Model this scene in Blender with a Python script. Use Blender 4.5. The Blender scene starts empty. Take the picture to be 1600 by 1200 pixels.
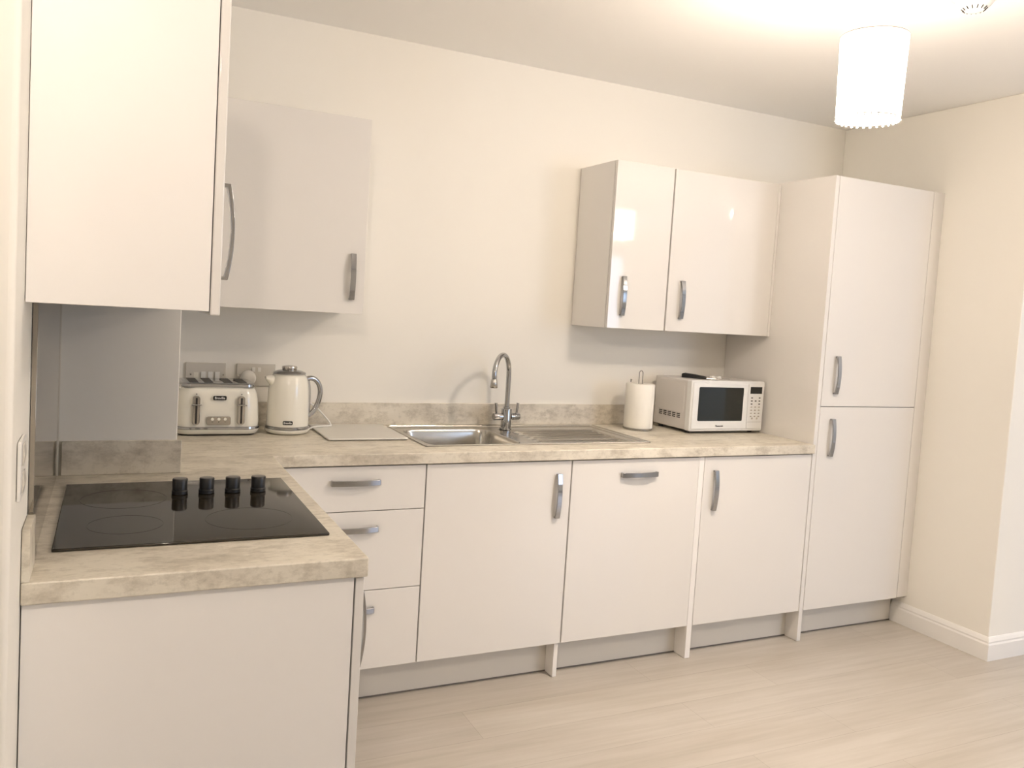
import bpy, bmesh, math, random
from mathutils import Vector, Matrix
random.seed(7)
S = bpy.context.scene
C = S.collection
PI = math.pi

# ------------------------------------------------------------ camera
cd = bpy.data.cameras.new('camera'); cam = bpy.data.objects.new('camera', cd); C.objects.link(cam)
yaw, pit, rol, F = 0.44405, -0.0657133, 0.0611395, 1297.97
f = Vector((math.sin(yaw)*math.cos(pit), math.cos(yaw)*math.cos(pit), math.sin(pit)))
r = Vector((math.cos(yaw), -math.sin(yaw), 0)); u = r.cross(f)
r2 = math.cos(rol)*r + math.sin(rol)*u; u2 = -math.sin(rol)*r + math.cos(rol)*u
M = Matrix((r2, u2, -f)).transposed().to_4x4(); M.translation = Vector((0.1281, -3.3823, 1.4315))
cam.matrix_world = M
cd.sensor_fit = 'HORIZONTAL'; cd.sensor_width = 36; cd.lens = F/1600*36
cd.shift_x = 13.72/1600; cd.shift_y = -31.56/1600; cd.clip_start = 0.02
S.camera = cam

# ------------------------------------------------------------ world, daylight, exposure
P_WIN, P_PEND, P_PEND2, P_BULB, P_SPOT = 34.0, 14.0, 14.0, 860.0, 400.0
P_INNER = 300.0          # bulb inside each semi-open drum shade, watts
LAMP = LAMP2 = LAMP3 = LAMP4 = (1.0, 0.845, 0.70)
W = bpy.data.worlds.new('world'); S.world = W; W.use_nodes = True
wn = W.node_tree.nodes; bg = wn['Background']
bg.inputs[0].default_value = (0.38, 0.55, 1.0, 1); bg.inputs[1].default_value = 1.0
pl = bpy.data.lights.new('window_daylight', 'AREA'); pl.shape = 'RECTANGLE'; pl.size = 1.6; pl.size_y = 1.3
pl.energy = P_WIN; pl.color = (0.50, 0.70, 1.0)
plo = bpy.data.objects.new('window_daylight', pl); C.objects.link(plo)
plo.location = (5.0, -5.92, 1.5); plo.rotation_euler = (PI/2, 0, 0)      # in the window opening, facing +y
S.view_settings.view_transform = 'Standard'; S.view_settings.look = 'None'
S.view_settings.gamma = 1; S.view_settings.use_curve_mapping = False
S.view_settings.exposure = 0.27
cy = S.cycles; cy.use_denoising = True; cy.max_bounces = 10; cy.diffuse_bounces = 6; cy.glossy_bounces = 5
cy.sample_clamp_indirect = 8; cy.blur_glossy = 0.0; cy.caustics_reflective = False; cy.caustics_refractive = False

# ------------------------------------------------------------ materials
def mat(name, col, rough=0.5, metal=0.0, coat=0.0, spec=0.5, emit=None, estr=0.0, trans=0.0):
    m = bpy.data.materials.new(name); m.use_nodes = True; b = m.node_tree.nodes['Principled BSDF']
    b.inputs['Base Color'].default_value = (*col, 1); b.inputs['Roughness'].default_value = rough
    b.inputs['Metallic'].default_value = metal; b.inputs['Coat Weight'].default_value = coat
    b.inputs['Coat Roughness'].default_value = 0.03; b.inputs['Specular IOR Level'].default_value = spec
    b.inputs['Transmission Weight'].default_value = trans
    if emit: b.inputs['Emission Color'].default_value = (*emit, 1); b.inputs['Emission Strength'].default_value = estr
    # every material gets a faint procedural micro-variation of its roughness
    if not emit:
        nt = m.node_tree; n = nt.nodes.new('ShaderNodeTexNoise'); n.inputs['Scale'].default_value = 9
        tc = nt.nodes.new('ShaderNodeTexCoord'); nt.links.new(tc.outputs['Object'], n.inputs['Vector'])
        mr = nt.nodes.new('ShaderNodeMapRange'); mr.inputs[3].default_value = rough*0.9; mr.inputs[4].default_value = rough*1.1
        nt.links.new(n.outputs['Fac'], mr.inputs[0]); nt.links.new(mr.outputs[0], b.inputs['Roughness'])
    return m

def mapped_noise(nt, scale, vscale, detail=6, rough=0.6, coord='Object'):
    tc = nt.nodes.new('ShaderNodeTexCoord'); mp = nt.nodes.new('ShaderNodeMapping')
    mp.inputs['Scale'].default_value = vscale; nt.links.new(tc.outputs[coord], mp.inputs['Vector'])
    n = nt.nodes.new('ShaderNodeTexNoise'); n.inputs['Scale'].default_value = scale
    n.inputs['Detail'].default_value = detail; n.inputs['Roughness'].default_value = rough
    nt.links.new(mp.outputs[0], n.inputs['Vector']); return n

def ramp(nt, src, stops):
    cr = nt.nodes.new('ShaderNodeValToRGB'); e = cr.color_ramp.elements
    while len(e) < len(stops): e.new(0.5)
    for k, (p, c) in enumerate(stops): e[k].position = p; e[k].color = (*c, 1) if len(c) == 3 else c
    nt.links.new(src, cr.inputs[0]); return cr

def mix(nt, kind, fac, a, b):
    m = nt.nodes.new('ShaderNodeMix'); m.data_type = 'RGBA'; m.blend_type = kind
    if isinstance(fac, float): m.inputs[0].default_value = fac
    else: nt.links.new(fac, m.inputs[0])
    nt.links.new(a, m.inputs[6]); nt.links.new(b, m.inputs[7]); return m.outputs[2]

def paint(name, col, bump=0.02):
    m = mat(name, col, 0.75, spec=0.25); nt = m.node_tree
    n = mapped_noise(nt, 160, (1, 1, 1), 2); b = nt.nodes.new('ShaderNodeBump'); b.inputs['Strength'].default_value = bump
    b.inputs['Distance'].default_value = 0.002; nt.links.new(n.outputs['Fac'], b.inputs['Height'])
    nt.links.new(b.outputs[0], nt.nodes['Principled BSDF'].inputs['Normal']); return m

def stone():
    m = mat('worktop laminate', (0.5, 0.5, 0.5), 0.38, spec=0.45); nt = m.node_tree; B = nt.nodes['Principled BSDF']
    n1 = mapped_noise(nt, 3.6, (1.0, 1.8, 2.2), 8, 0.62)
    n2 = mapped_noise(nt, 15, (0.85, 1.9, 1.5), 6, 0.72)
    n3 = mapped_noise(nt, 70, (1, 1.2, 1), 3, 0.6)
    c1 = ramp(nt, n1.outputs['Fac'], [(0.33, (0.59, 0.545, 0.46)), (0.52, (0.69, 0.645, 0.55)), (0.70, (0.74, 0.70, 0.605))])
    c2 = ramp(nt, n2.outputs['Fac'], [(0.34, (0.68, 0.66, 0.63)), (0.54, (1, 1, 1))])
    c3 = ramp(nt, n3.outputs['Fac'], [(0.28, (0.82, 0.82, 0.81)), (0.45, (1, 1, 1))])
    a = mix(nt, 'MULTIPLY', 1.0, c1.outputs[0], c2.outputs[0]); a = mix(nt, 'MULTIPLY', 0.8, a, c3.outputs[0])
    nt.links.new(a, B.inputs['Base Color']); return m

def oak():
    m = mat('pale oak laminate', (0.6, 0.55, 0.5), 0.33, spec=0.4); nt = m.node_tree; B = nt.nodes['Principled BSDF']
    tc = nt.nodes.new('ShaderNodeTexCoord'); br = nt.nodes.new('ShaderNodeTexBrick')
    nt.links.new(tc.outputs['Object'], br.inputs['Vector'])
    br.offset = 0.37; br.inputs['Scale'].default_value = 1.0; br.inputs['Brick Width'].default_value = 1.29
    br.inputs['Row Height'].default_value = 0.193; br.inputs['Mortar Size'].default_value = 0.0009
    br.inputs['Mortar Smooth'].default_value = 0.2; br.inputs['Bias'].default_value = 0.0
    br.inputs['Color1'].default_value = (0.52, 0.485, 0.435, 1); br.inputs['Color2'].default_value = (0.48, 0.445, 0.40, 1)
    br.inputs['Mortar'].default_value = (0.36, 0.325, 0.285, 1)
    g = mapped_noise(nt, 4, (0.45, 7.0, 1), 7, 0.6); cg = ramp(nt, g.outputs['Fac'], [(0.30, (0.86, 0.85, 0.83)), (0.60, (1, 1, 1))])
    k = mapped_noise(nt, 2.3, (0.6, 2.6, 1), 3, 0.5); ck = ramp(nt, k.outputs['Fac'], [(0.30, (0.90, 0.885, 0.86)), (0.66, (1, 1, 1))])
    a = mix(nt, 'MULTIPLY', 1.0, br.outputs['Color'], cg.outputs[0]); a = mix(nt, 'MULTIPLY', 1.0, a, ck.outputs[0])
    nt.links.new(a, B.inputs['Base Color']); return m

def brushed():
    m = mat('brushed stainless steel', (0.56, 0.54, 0.50), 0.27, 1.0); nt = m.node_tree; B = nt.nodes['Principled BSDF']
    n = mapped_noise(nt, 60, (0.4, 12, 4), 3); mr = nt.nodes.new('ShaderNodeMapRange')
    mr.inputs[3].default_value = 0.14; mr.inputs[4].default_value = 0.24
    nt.links.new(n.outputs['Fac'], mr.inputs[0]); nt.links.new(mr.outputs[0], B.inputs['Roughness']); return m

MW = paint('wall paint', (0.84, 0.82, 0.765)); MC = paint('ceiling paint', (0.91, 0.905, 0.89))
MTR = mat('white gloss woodwork', (0.82, 0.81, 0.79), 0.35)
MFL = oak(); MST = stone(); MSS = brushed()
GLOSS = mat('white gloss door', (0.74, 0.722, 0.695), 0.04)
PANEL = mat('white satin panel', (0.83, 0.81, 0.785), 0.42, spec=0.3)
CARC = mat('white carcass board', (0.74, 0.73, 0.70), 0.45)
PLIN = mat('white plinth', (0.66, 0.635, 0.585), 0.4)
SEAL = mat('grey plinth seal', (0.16, 0.14, 0.125), 0.6)
CHR = mat('polished chrome', (0.42, 0.42, 0.425), 0.06, 1.0)
CHRD = mat('satin chrome', (0.50, 0.48, 0.45), 0.18, 1.0)
BLK = mat('black ceramic glass', (0.022, 0.017, 0.010), 0.05, spec=0.6)
KNOB = mat('black knob plastic', (0.008, 0.008, 0.008), 0.38)
KTOP = mat('knob top grey', (0.16, 0.15, 0.14), 0.3)
RING = mat('cooking zone print', (0.026, 0.024, 0.022), 0.1)
CREAM = mat('cream enamel', (0.80, 0.78, 0.70), 0.16, coat=0.5)
CREAMB = mat('cream plastic', (0.74, 0.72, 0.64), 0.3)
DARK = mat('dark slot', (0.015, 0.012, 0.01), 0.5)
BADGE = mat('black badge', (0.012, 0.012, 0.012), 0.25)
LET = mat('silver lettering', (0.75, 0.73, 0.70), 0.4)
LETD = mat('dark lettering', (0.09, 0.085, 0.08), 0.5)
WPL = mat('white plastic', (0.76, 0.75, 0.72), 0.3)
GPL = mat('pale grey plastic', (0.60, 0.575, 0.52), 0.3)
MWF = mat('microwave white', (0.74, 0.745, 0.735), 0.28)
MWS = mat('microwave side metal', (0.66, 0.635, 0.61), 0.45)
MWG = mat('microwave window', (0.010, 0.012, 0.010), 0.06, spec=0.6)
PAPER = mat('paper towel', (0.86, 0.84, 0.78), 0.9, spec=0.1)
BOARD = mat('board glass', (0.66, 0.65, 0.61), 0.22)
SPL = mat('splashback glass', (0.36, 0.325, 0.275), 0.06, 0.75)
SEALANT = mat('white sealant', (0.78, 0.74, 0.66), 0.4)
SHADE = mat('lamp shade lit', (0.9, 0.85, 0.8), 0.6, emit=LAMP, estr=P_PEND)
LBULB = mat('lit pendant bulb', (0.9, 0.9, 0.9), 0.6, emit=LAMP, estr=60)
def open_weave(m, clear=0.5):
    # semi-open threaded shade: part of the light passes straight through it
    nt = m.node_tree; B = nt.nodes['Principled BSDF']; out = nt.nodes['Material Output']
    tr = nt.nodes.new('ShaderNodeBsdfTransparent'); mx = nt.nodes.new('ShaderNodeMixShader'); mx.inputs[0].default_value = clear
    nt.links.new(B.outputs[0], mx.inputs[1]); nt.links.new(tr.outputs[0], mx.inputs[2]); nt.links.new(mx.outputs[0], out.inputs[0])
    m.cycles.emission_sampling = 'FRONT_BACK'
    return m
SHADE2 = mat('second lamp shade lit', (0.9, 0.85, 0.8), 0.6, emit=LAMP2, estr=P_PEND2)
BULB = mat('lit bulb', (0.9, 0.9, 0.9), 0.4, emit=LAMP3, estr=P_BULB)
BULBS = mat('lit spot bulb', (0.9, 0.9, 0.9), 0.4, emit=LAMP4, estr=P_SPOT)
BEAD = mat('clear bead', (0.85, 0.85, 0.85), 0.05, spec=0.8, coat=0.5)
CORD = mat('white flex', (0.8, 0.79, 0.76), 0.5)

open_weave(SHADE); open_weave(SHADE2)
# ------------------------------------------------------------ mesh builder
class MB:
    """collects shapes into one bmesh; coordinates are world coordinates shifted by -off"""
    def __init__(s, off=(0, 0, 0)): s.bm = bmesh.new(); s.o = Vector(off)
    def v(s, p): return s.bm.verts.new(Vector(p) - s.o)
    def box(s, x0, x1, y0, y1, z0, z1):
        vs = [s.v((x, y, z)) for z in (z0, z1) for y in (y0, y1) for x in (x0, x1)]
        for q in ((0, 2, 3, 1), (4, 5, 7, 6), (0, 1, 5, 4), (1, 3, 7, 5), (3, 2, 6, 7), (2, 0, 4, 6)):
            s.bm.faces.new([vs[i] for i in q])
        return s
    def rings(s, rings, cap0=True, cap1=True, close=True):
        vr = [[s.v(p) for p in rg] for rg in rings]
        n = len(vr[0])
        for a, b in zip(vr, vr[1:]):
            for i in range(n if close else n-1):
                s.bm.faces.new((a[i], a[(i+1) % n], b[(i+1) % n], b[i]))
        if cap0: s.bm.faces.new(list(reversed(vr[0])))
        if cap1: s.bm.faces.new(vr[-1])
        return s
    def lathe(s, cx, cy_, prof, n=40, cap0=True, cap1=True):
        return s.rings([[(cx+rr*math.cos(2*PI*i/n), cy_+rr*math.sin(2*PI*i/n), z) for i in range(n)] for rr, z in prof], cap0, cap1)
    def tube(s, pts, rad, n=14, cap=True):
        pts = [Vector(p) for p in pts]; rs = []
        if not isinstance(rad, (list, tuple)): rad = [rad]*len(pts)
        t0 = (pts[1]-pts[0]).normalized(); a = Vector((0, 0, 1)) if abs(t0.z) < 0.9 else Vector((1, 0, 0))
        nx = t0.cross(a).normalized()
        for i, p in enumerate(pts):
            t = (pts[min(i+1, len(pts)-1)] - pts[max(i-1, 0)]).normalized()
            nx = (nx - t*nx.dot(t)).normalized(); ny = t.cross(nx)
            rs.append([p + (nx*math.cos(2*PI*k/n) + ny*math.sin(2*PI*k/n))*rad[i] for k in range(n)])
        return s.rings(rs, cap, cap)
    def prism(s, pts, d):
        d = Vector(d); return s.rings([[Vector(p) for p in pts], [Vector(p)+d for p in pts]])
    def build(s, name, m, parent=None, bevel=0, seg=2, smooth=False, loc=None, angle=35):
        bmesh.ops.recalc_face_normals(s.bm, faces=s.bm.faces[:])
        me = bpy.data.meshes.new(name); s.bm.to_mesh(me); s.bm.free(); me.materials.append(m)
        o = bpy.data.objects.new(name, me); C.objects.link(o)
        if parent: o.parent = parent
        o.location = loc if loc is not None else ((0, 0, 0) if parent else s.o)
        if bevel:
            b = o.modifiers.new('bevel', 'BEVEL'); b.width = bevel; b.segments = seg; b.limit_method = 'ANGLE'
            b.angle_limit = math.radians(30)
        if smooth or bevel:
            me.polygons.foreach_set('use_smooth', [True]*len(me.polygons))
            try: me.set_sharp_from_angle(angle=math.radians(angle))
            except Exception: pass
        return o

def tag(o, label, cat, group=None):
    o['label'] = label; o['category'] = cat
    if group: o['group'] = group
    return o
def thing(name, label, cat, loc, group=None):
    o = bpy.data.objects.new(name, None); C.objects.link(o); o.location = loc; o.empty_display_size = 0.05
    return tag(o, label, cat, group)
def struct(o): o['kind'] = 'structure'; return o
def rrect(w, h, rad, n=6, cx=0, cy_=0):
    """rounded rectangle outline in 2-D"""
    out = []
    for sx, sy, a0 in ((1, 1, 0), (-1, 1, 90), (-1, -1, 180), (1, -1, 270)):
        for k in range(n+1):
            a = math.radians(a0 + 90*k/n)
            out.append((cx+sx*(w/2-rad)+rad*math.cos(a), cy_+sy*(h/2-rad)+rad*math.sin(a)))
    return out
def text(s, size, name, m, parent, loc, rot=(PI/2, 0, 0), extrude=0.0003, bold=0.0):
    cu = bpy.data.curves.new(name, 'FONT'); cu.body = s; cu.size = size; cu.extrude = extrude; cu.offset = bold
    cu.align_x = 'CENTER'; cu.align_y = 'CENTER'
    t = bpy.data.objects.new(name, cu); C.objects.link(t)
    bpy.context.view_layer.update()
    me = bpy.data.meshes.new_from_object(t.evaluated_get(bpy.context.evaluated_depsgraph_get()))
    C.objects.unlink(t); bpy.data.objects.remove(t)
    o = bpy.data.objects.new(name, me); C.objects.link(o); me.materials.clear(); me.materials.append(m)
    o.parent = parent; o.location = loc; o.rotation_euler = rot; return o

# ------------------------------------------------------------ the room
XW, YR, ZC = 3.7075, -1.065, 2.511
X0, X1, Y0 = -3.0, 6.6, -6.0
YL = -1.955
struct(MB().box(X0-.1, X1+.1, Y0-.1, .1, -.1, 0).build('floor', MFL))
struct(MB().box(X0-.1, X1+.1, Y0-.1, .1, ZC, ZC+.1).build('ceiling', MC))
struct(MB().box(-.12, XW+.12, 0, .1, 0, ZC).build('wall_back', MW))
struct(MB().prism([(0, 0, 0), (0, YL, 0), (X0, YL, 0), (X0, YL+.12, 0), (-.12, YL+.12, 0), (-.12, 0, 0)], (0, 0, ZC)).build('wall_left', MW, bevel=0.010, seg=4))
struct(MB().prism([(XW, 0, 0), (XW, YR, 0), (X1, YR, 0), (X1, YR+.12, 0), (XW+.12, YR+.12, 0), (XW+.12, 0, 0)], (0, 0, ZC)).build('wall_right', MW, bevel=0.004, seg=3))
struct(MB().box(X0-.1, X0, Y0, YL+.12, 0, ZC).build('wall_far_left', MW))
struct(MB().box(X1, X1+.1, Y0, YR+.12, 0, ZC).build('wall_far_right', MW))
# wall behind the camera with a window opening x 4.1..5.9, z 0.8..2.2
struct(MB().box(X0, 4.1, Y0-.1, Y0, 0, ZC).box(5.9, X1, Y0-.1, Y0, 0, ZC).box(4.1, 5.9, Y0-.1, Y0, 0, .8)
       .box(4.1, 5.9, Y0-.1, Y0, 2.2, ZC).build('wall_front', MW))
w = struct(MB().box(4.1, 4.16, Y0-.08, Y0-.02, .8, 2.2).box(5.84, 5.9, Y0-.08, Y0-.02, .8, 2.2).box(4.16, 5.84, Y0-.08, Y0-.02, .8, .86)
       .box(4.16, 5.84, Y0-.08, Y0-.02, 2.14, 2.2).box(4.97, 5.03, Y0-.08, Y0-.02, .86, 2.14).build('window_1', WPL))
# boxed-in column between the hob recess and the sink run
PX, PY = 0.3095, -0.868
struct(MB().box(0, PX, PY, 0, 0, ZC).build('wall_column', MW, bevel=0.002))

# moulded skirting board along the right-hand wall and round its corner
def skirt_profile():
    return [(0, 0), (.016, 0), (.016, .072), (.012, .079), (.0125, .086), (.007, .098), (.003, .104), (0, .105)]
def skirting(pts, name):
    """pts: 2-D corners with outward normal handled by mitre"""
    mb = MB(); prof = skirt_profile(); rings = []
    for k, (x, y, dx, dy) in enumerate(pts):
        rings.append([(x+dx*a, y+dy*a, z) for a, z in prof])
    mb.rings(rings); return struct(mb.build(name, MTR))
skirting([(XW, -.5635, -1, 0), (XW, YR, -1, -1), (X1, YR, 0, -1)], 'baseboard_right')
skirting([(0, -1.80, 1, 0), (0, YL, 1, -1), (X0, YL, 0, -1)], 'baseboard_left')
skirting([(X0, YL, 1, -1), (X0, Y0, 1, 1), (X1, Y0, -1, 1), (X1, YR, -1, -1)], 'baseboard_front')

# ------------------------------------------------------------ worktop
ZT, ZB = 0.910, 0.870
WF, XL, YE, XT = 0.655, 0.618, -1.774, 2.9985
def slab(xs, ys, hole):
    """grid slab: cells (cx, cy) for which hole() is false, z ZB..ZT"""
    mb = MB(); V = {}
    def g(i, j, z):
        if (i, j, z) not in V: V[i, j, z] = mb.v((xs[i], ys[j], z))
        return V[i, j, z]
    cells = {(i, j) for i in range(len(xs)-1) for j in range(len(ys)-1) if not hole((xs[i]+xs[i+1])/2, (ys[j]+ys[j+1])/2)}
    for i, j in cells:
        q = ((i, j), (i+1, j), (i+1, j+1), (i, j+1))
        mb.bm.faces.new([g(a, b, ZT) for a, b in q]); mb.bm.faces.new([g(a, b, ZB) for a, b in reversed(q)])
        for (a, b), (di, dj) in (((q[0], q[1]), (0, -1)), ((q[1], q[2]), (1, 0)), ((q[2], q[3]), (0, 1)), ((q[3], q[0]), (-1, 0))):
            if (i+di, j+dj) not in cells:
                mb.bm.faces.new((g(*a, ZB), g(*b, ZB), g(*b, ZT), g(*a, ZT)))
    bmesh.ops.dissolve_limit(mb.bm, angle_limit=0.01, verts=mb.bm.verts[:], edges=mb.bm.edges[:])
    return mb
SX0, SX1, SY0, SY1 = 1.1874, 2.1926, -0.0569, -0.5348
HX0, HX1, HY0, HY1 = 0.0374, 0.5784, -1.5997, -1.0165
xs = [0.001, .06, PX+.001, .55, XL, SX0+.02, SX1-.02, XT]; ys = [YE, HY0+.03, HY1-.03, PY-.001, -WF, SY1+.02, SY0-.02, -.001]
def hole(x, y):
    if x > XL and y < -WF: return True
    if x < PX and y > PY: return True
    if SX0+.02 < x < SX1-.02 and SY1+.02 < y < SY0-.02: return True
    if .06 < x < .55 and HY0+.03 < y < HY1-.03: return True
    return False
tag(slab(xs, ys, hole).build('worktop', MST, bevel=0.003, seg=3), 'L-shaped pale grey stone-effect laminate worktop carrying hob and sink', 'worktop')
# bullnose light edge is the bevel; upstands
tag(MB((PX, 0, ZT)).box(PX+.001, XT, -.014, -.001, ZT+.0003, 1.004).build('upstand', MST, bevel=.0015), 'long grey stone-effect upstand along the back wall behind the sink', 'upstand', 'worktop upstands')
tag(MB((0.02, PY, ZT)).box(.019, PX+.012, PY-.013, PY-.001, ZT+.0003, 1.004).build('upstand', MST, bevel=.0015), 'grey stone-effect upstand across the foot of the boxed column behind the hob', 'upstand', 'worktop upstands')
# short upstand at the left wall beside the front of the hob
mb = MB((0, -1.7, ZT)); prof = [(-1.772, ZT+.0003), (-1.772, 1.004), (-1.668, 1.004), (-1.660, .998), (-1.660, ZT+.0003)]
mb.prism([(.001, y, z) for y, z in prof], (.013, 0, 0))
tag(mb.build('upstand', MST, bevel=.001), 'short grey stone-effect upstand on the left wall at the worktop end', 'upstand', 'worktop upstands')
# splashback
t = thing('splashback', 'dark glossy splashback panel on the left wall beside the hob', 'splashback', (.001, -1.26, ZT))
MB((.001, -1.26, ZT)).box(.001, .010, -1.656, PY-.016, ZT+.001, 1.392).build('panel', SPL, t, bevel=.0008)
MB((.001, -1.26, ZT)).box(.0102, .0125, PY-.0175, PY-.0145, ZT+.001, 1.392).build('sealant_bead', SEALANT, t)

# ------------------------------------------------------------ handles (bow handle)
def handle(parent, off, centre, length=0.172, vertical=True, normal=(0, -1, 0), width=0.0195, bow=0.025, m=None):
    """chrome strap handle: feet turn into the door, the strap bows outwards"""
    n = Vector(normal); a = Vector((0, 0, 1)) if vertical else (Vector((1, 0, 0)) if abs(n.y) > .5 else Vector((0, 1, 0)))
    b = n.cross(a); c = Vector(centre); L = length/2; th = 0.0065
    out, inn = [], []
    N = 18
    for k in range(N+1):
        s = -1 + 2*k/N; hgt = bow*(0.62 + 0.38*(1-s*s))
        out.append((s*L, hgt)); inn.append((s*(L-th), hgt-th))
    out = [(-L, 0.0)] + out + [(L, 0.0)]; inn = [(-(L-th), 0.0)] + inn + [((L-th), 0.0)]
    mb = MB(off); O1, O2, I1, I2 = [], [], [], []
    for (s_, h_), (s2, h2) in zip(out, inn):
        wv = width/2
        O1.append(mb.v(c+a*s_+n*h_+b*wv)); O2.append(mb.v(c+a*s_+n*h_-b*wv))
        I1.append(mb.v(c+a*s2+n*h2+b*wv)); I2.append(mb.v(c+a*s2+n*h2-b*wv))
    for k in range(len(out)-1):
        for P, Q in ((O1, O2), (O2, I2), (I2, I1), (I1, O1)):
            mb.bm.faces.new((P[k], P[k+1], Q[k+1], Q[k]))
    mb.bm.faces.new((O1[0], O2[0], I2[0], I1[0])); mb.bm.faces.new((O1[-1], I1[-1], I2[-1], O2[-1]))
    return mb.build('handle', m or CHR, parent, bevel=.0012)

def door(kind, parent, off, x0, x1, yf, z0, z1, hd=None, m=None, tilt=None):
    """door or drawer front whose face lies at y=yf; hd = (cx, cz, vertical)"""
    o = MB(off).box(x0, x1, yf, yf+.018, z0, z1).build(kind, m or GLOSS, parent, bevel=.0012)
    if hd:
        h = handle(o, off, (hd[0], yf, hd[1]), vertical=hd[2])
    return o

DF = 0.640; YF = -DF; YCf = YF+.0205       # carcass fronts sit behind the doors
ZD0, ZD1 = 0.1427, 0.8645
# --- drawer unit
def carcass(parent, off, x0, x1, y0, y1, z0, z1, m=CARC):
    t_ = .018; mb = MB(off)
    mb.box(x0, x0+t_, y0, y1, z0, z1).box(x1-t_, x1, y0, y1, z0, z1).box(x0+t_, x1-t_, y0, y1, z0, z0+t_)
    mb.box(x0+t_, x1-t_, y1-.006, y1, z0+t_, z1-t_).box(x0+t_, x1-t_, y0, y1, z1-t_, z1)
    return mb.build('carcass', m, parent)
off = (.89, -.32, 0)
t = thing('drawer_unit', 'white gloss three-drawer base unit in the corner beside the hob run', 'cabinet', off)
carcass(t, off, .635, 1.1555, YCf, -.05, .15, .862)
door('drawer', t, off, .640, 1.1555, YF, .709, ZD1, (.9015, .8095, False))
door('drawer', t, off, .640, 1.1555, YF, .427, .706, (.9015, .645, False))
door('drawer', t, off, .640, 1.1555, YF, ZD0, .424, (.9015, .357, False))
# --- sink unit (door 1), dishwasher (door 2), base unit (door 3)
off = (1.455, -.32, 0)
t = thing('base_cabinet', 'white gloss sink cabinet with upright handle at its right edge, between drawers and dishwasher', 'cabinet', off, 'base cabinets')
mbc = MB(off); mbc.box(1.1585, 1.1765, YCf, -.05, .15, .74).box(1.7155, 1.7335, YCf, -.05, .15, .74).box(1.1765, 1.7155, YCf, -.05, .15, .168).box(1.1765, 1.7155, -.056, -.05, .168, .74)
mbc.build('carcass', CARC, t)
door('door', t, off, 1.1605, 1.7510, YF, ZD0, ZD1, (1.6955, .7305, True))
off = (2.06, -.32, 0)
t = thing('dishwasher', 'integrated dishwasher behind a white gloss door with a level handle at top centre', 'dishwasher', off)
MB(off).box(1.762, 2.362, YCf, -.06, .16, .74).build('body', GPL, t)
door('door', t, off, 1.7570, 2.3655, YF, ZD0, ZD1, (2.0665, .803, False))
off = (2.695, -.32, 0)
t = thing('base_cabinet', 'white gloss base cabinet with upright handle at its left edge, beside the tall fridge unit', 'cabinet', off, 'base cabinets')
carcass(t, off, 2.397, 2.994, YCf, -.05, .15, .862)
door('door', t, off, 2.3955, 2.9945, YF, ZD0, ZD1, (2.4525, .723, True))
# support / end panels that reach the floor
PF = -.624
tag(MB((1.745, -.3, 0)).box(1.7355, 1.7535, PF, -.03, 0.001, .140).build('end_panel', PANEL, bevel=.001), 'white panel reaching the floor between sink cabinet and dishwasher', 'panel', 'upright panels between units')
tag(MB((2.38, -.3, 0)).box(2.3675, 2.3935, YF+.001, -.03, 0.001, ZD1).build('end_panel', PANEL, bevel=.001), 'white panel reaching the floor between dishwasher and right-hand base cabinet', 'panel', 'upright panels between units')
# plinths
def plinth(x0, x1, label, loc=None):
    off = ((x0+x1)/2, -.5625, 0); t = thing('plinth', label, 'plinth', off, 'plinth boards')
    MB(off).box(x0, x1, -.5635, -.5475, .0052, .148).build('board', PLIN, t)
    MB(off).box(x0, x1, -.5655, -.5515, .0005, .005).build('seal_strip', SEAL, t)
plinth(.622, 1.735, 'white plinth board under the drawers and sink cabinet')
plinth(1.754, 2.367, 'white plinth board under the dishwasher')
plinth(2.394, 2.9995, 'white plinth board under the right-hand base cabinet')
plinth(3.0225, 3.690, 'white plinth board under the tall fridge unit')
# --- tall unit
ZTT = 2.109
off = (3.35, -.32, 0)
t = thing('tall_fridge_unit', 'tall white gloss two-door fridge freezer housing at the right wall', 'cabinet', off)
MB(off).box(3.0, 3.0215, YF+.0005, -.002, 0.001, ZTT).build('side_panel', GLOSS, t, bevel=.001)
mbc = MB(off); mbc.box(3.0235, 3.6335, YCf, -.01, .16, ZTT-.002); mbc.build('carcass', CARC, t)
door('door', t, off, 3.0245, 3.6325, YF, 1.0825, ZTT-.001, (3.099, 1.2255, True))
door('door', t, off, 3.0245, 3.6325, YF, ZD0, 1.0795, (3.099, .9405, True))
MB(off).box(3.636, XW-.001, YF+.001, YF+.019, ZD0+.002, ZTT).build('filler_strip', GLOSS, t, bevel=.0008)
# --- wall units right of the sink
UF = .3095; ZU0, ZU1 = 1.378, 2.100
off = (2.23, -.15, ZU0)
t = thing('wall_cabinet', 'narrow white gloss wall cabinet above the kitchen roll, left of the wide one', 'cabinet', off, 'wall cabinets over the right-hand worktop')
carcass(t, off, 2.0755, 2.3795, -UF+.0205, -.002, ZU0, ZU1, PANEL)
door('door', t, off, 2.0762, 2.3765, -UF, ZU0, ZU1, (2.1435, 1.520, True))
off = (2.68, -.15, ZU0)
t = thing('wall_cabinet', 'wide white gloss wall cabinet above the microwave', 'cabinet', off, 'wall cabinets over the right-hand worktop')
carcass(t, off, 2.3805, 2.9835, -UF+.0205, -.002, ZU0, ZU1, PANEL)
door('door', t, off, 2.3845, 2.983, -UF, ZU0, ZU1, (2.4585, 1.5215, True))
MB(off).box(2.985, 2.9985, -UF+.0006, -UF+.018, ZU0, ZU1).build('filler_strip', GLOSS, t)
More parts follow.
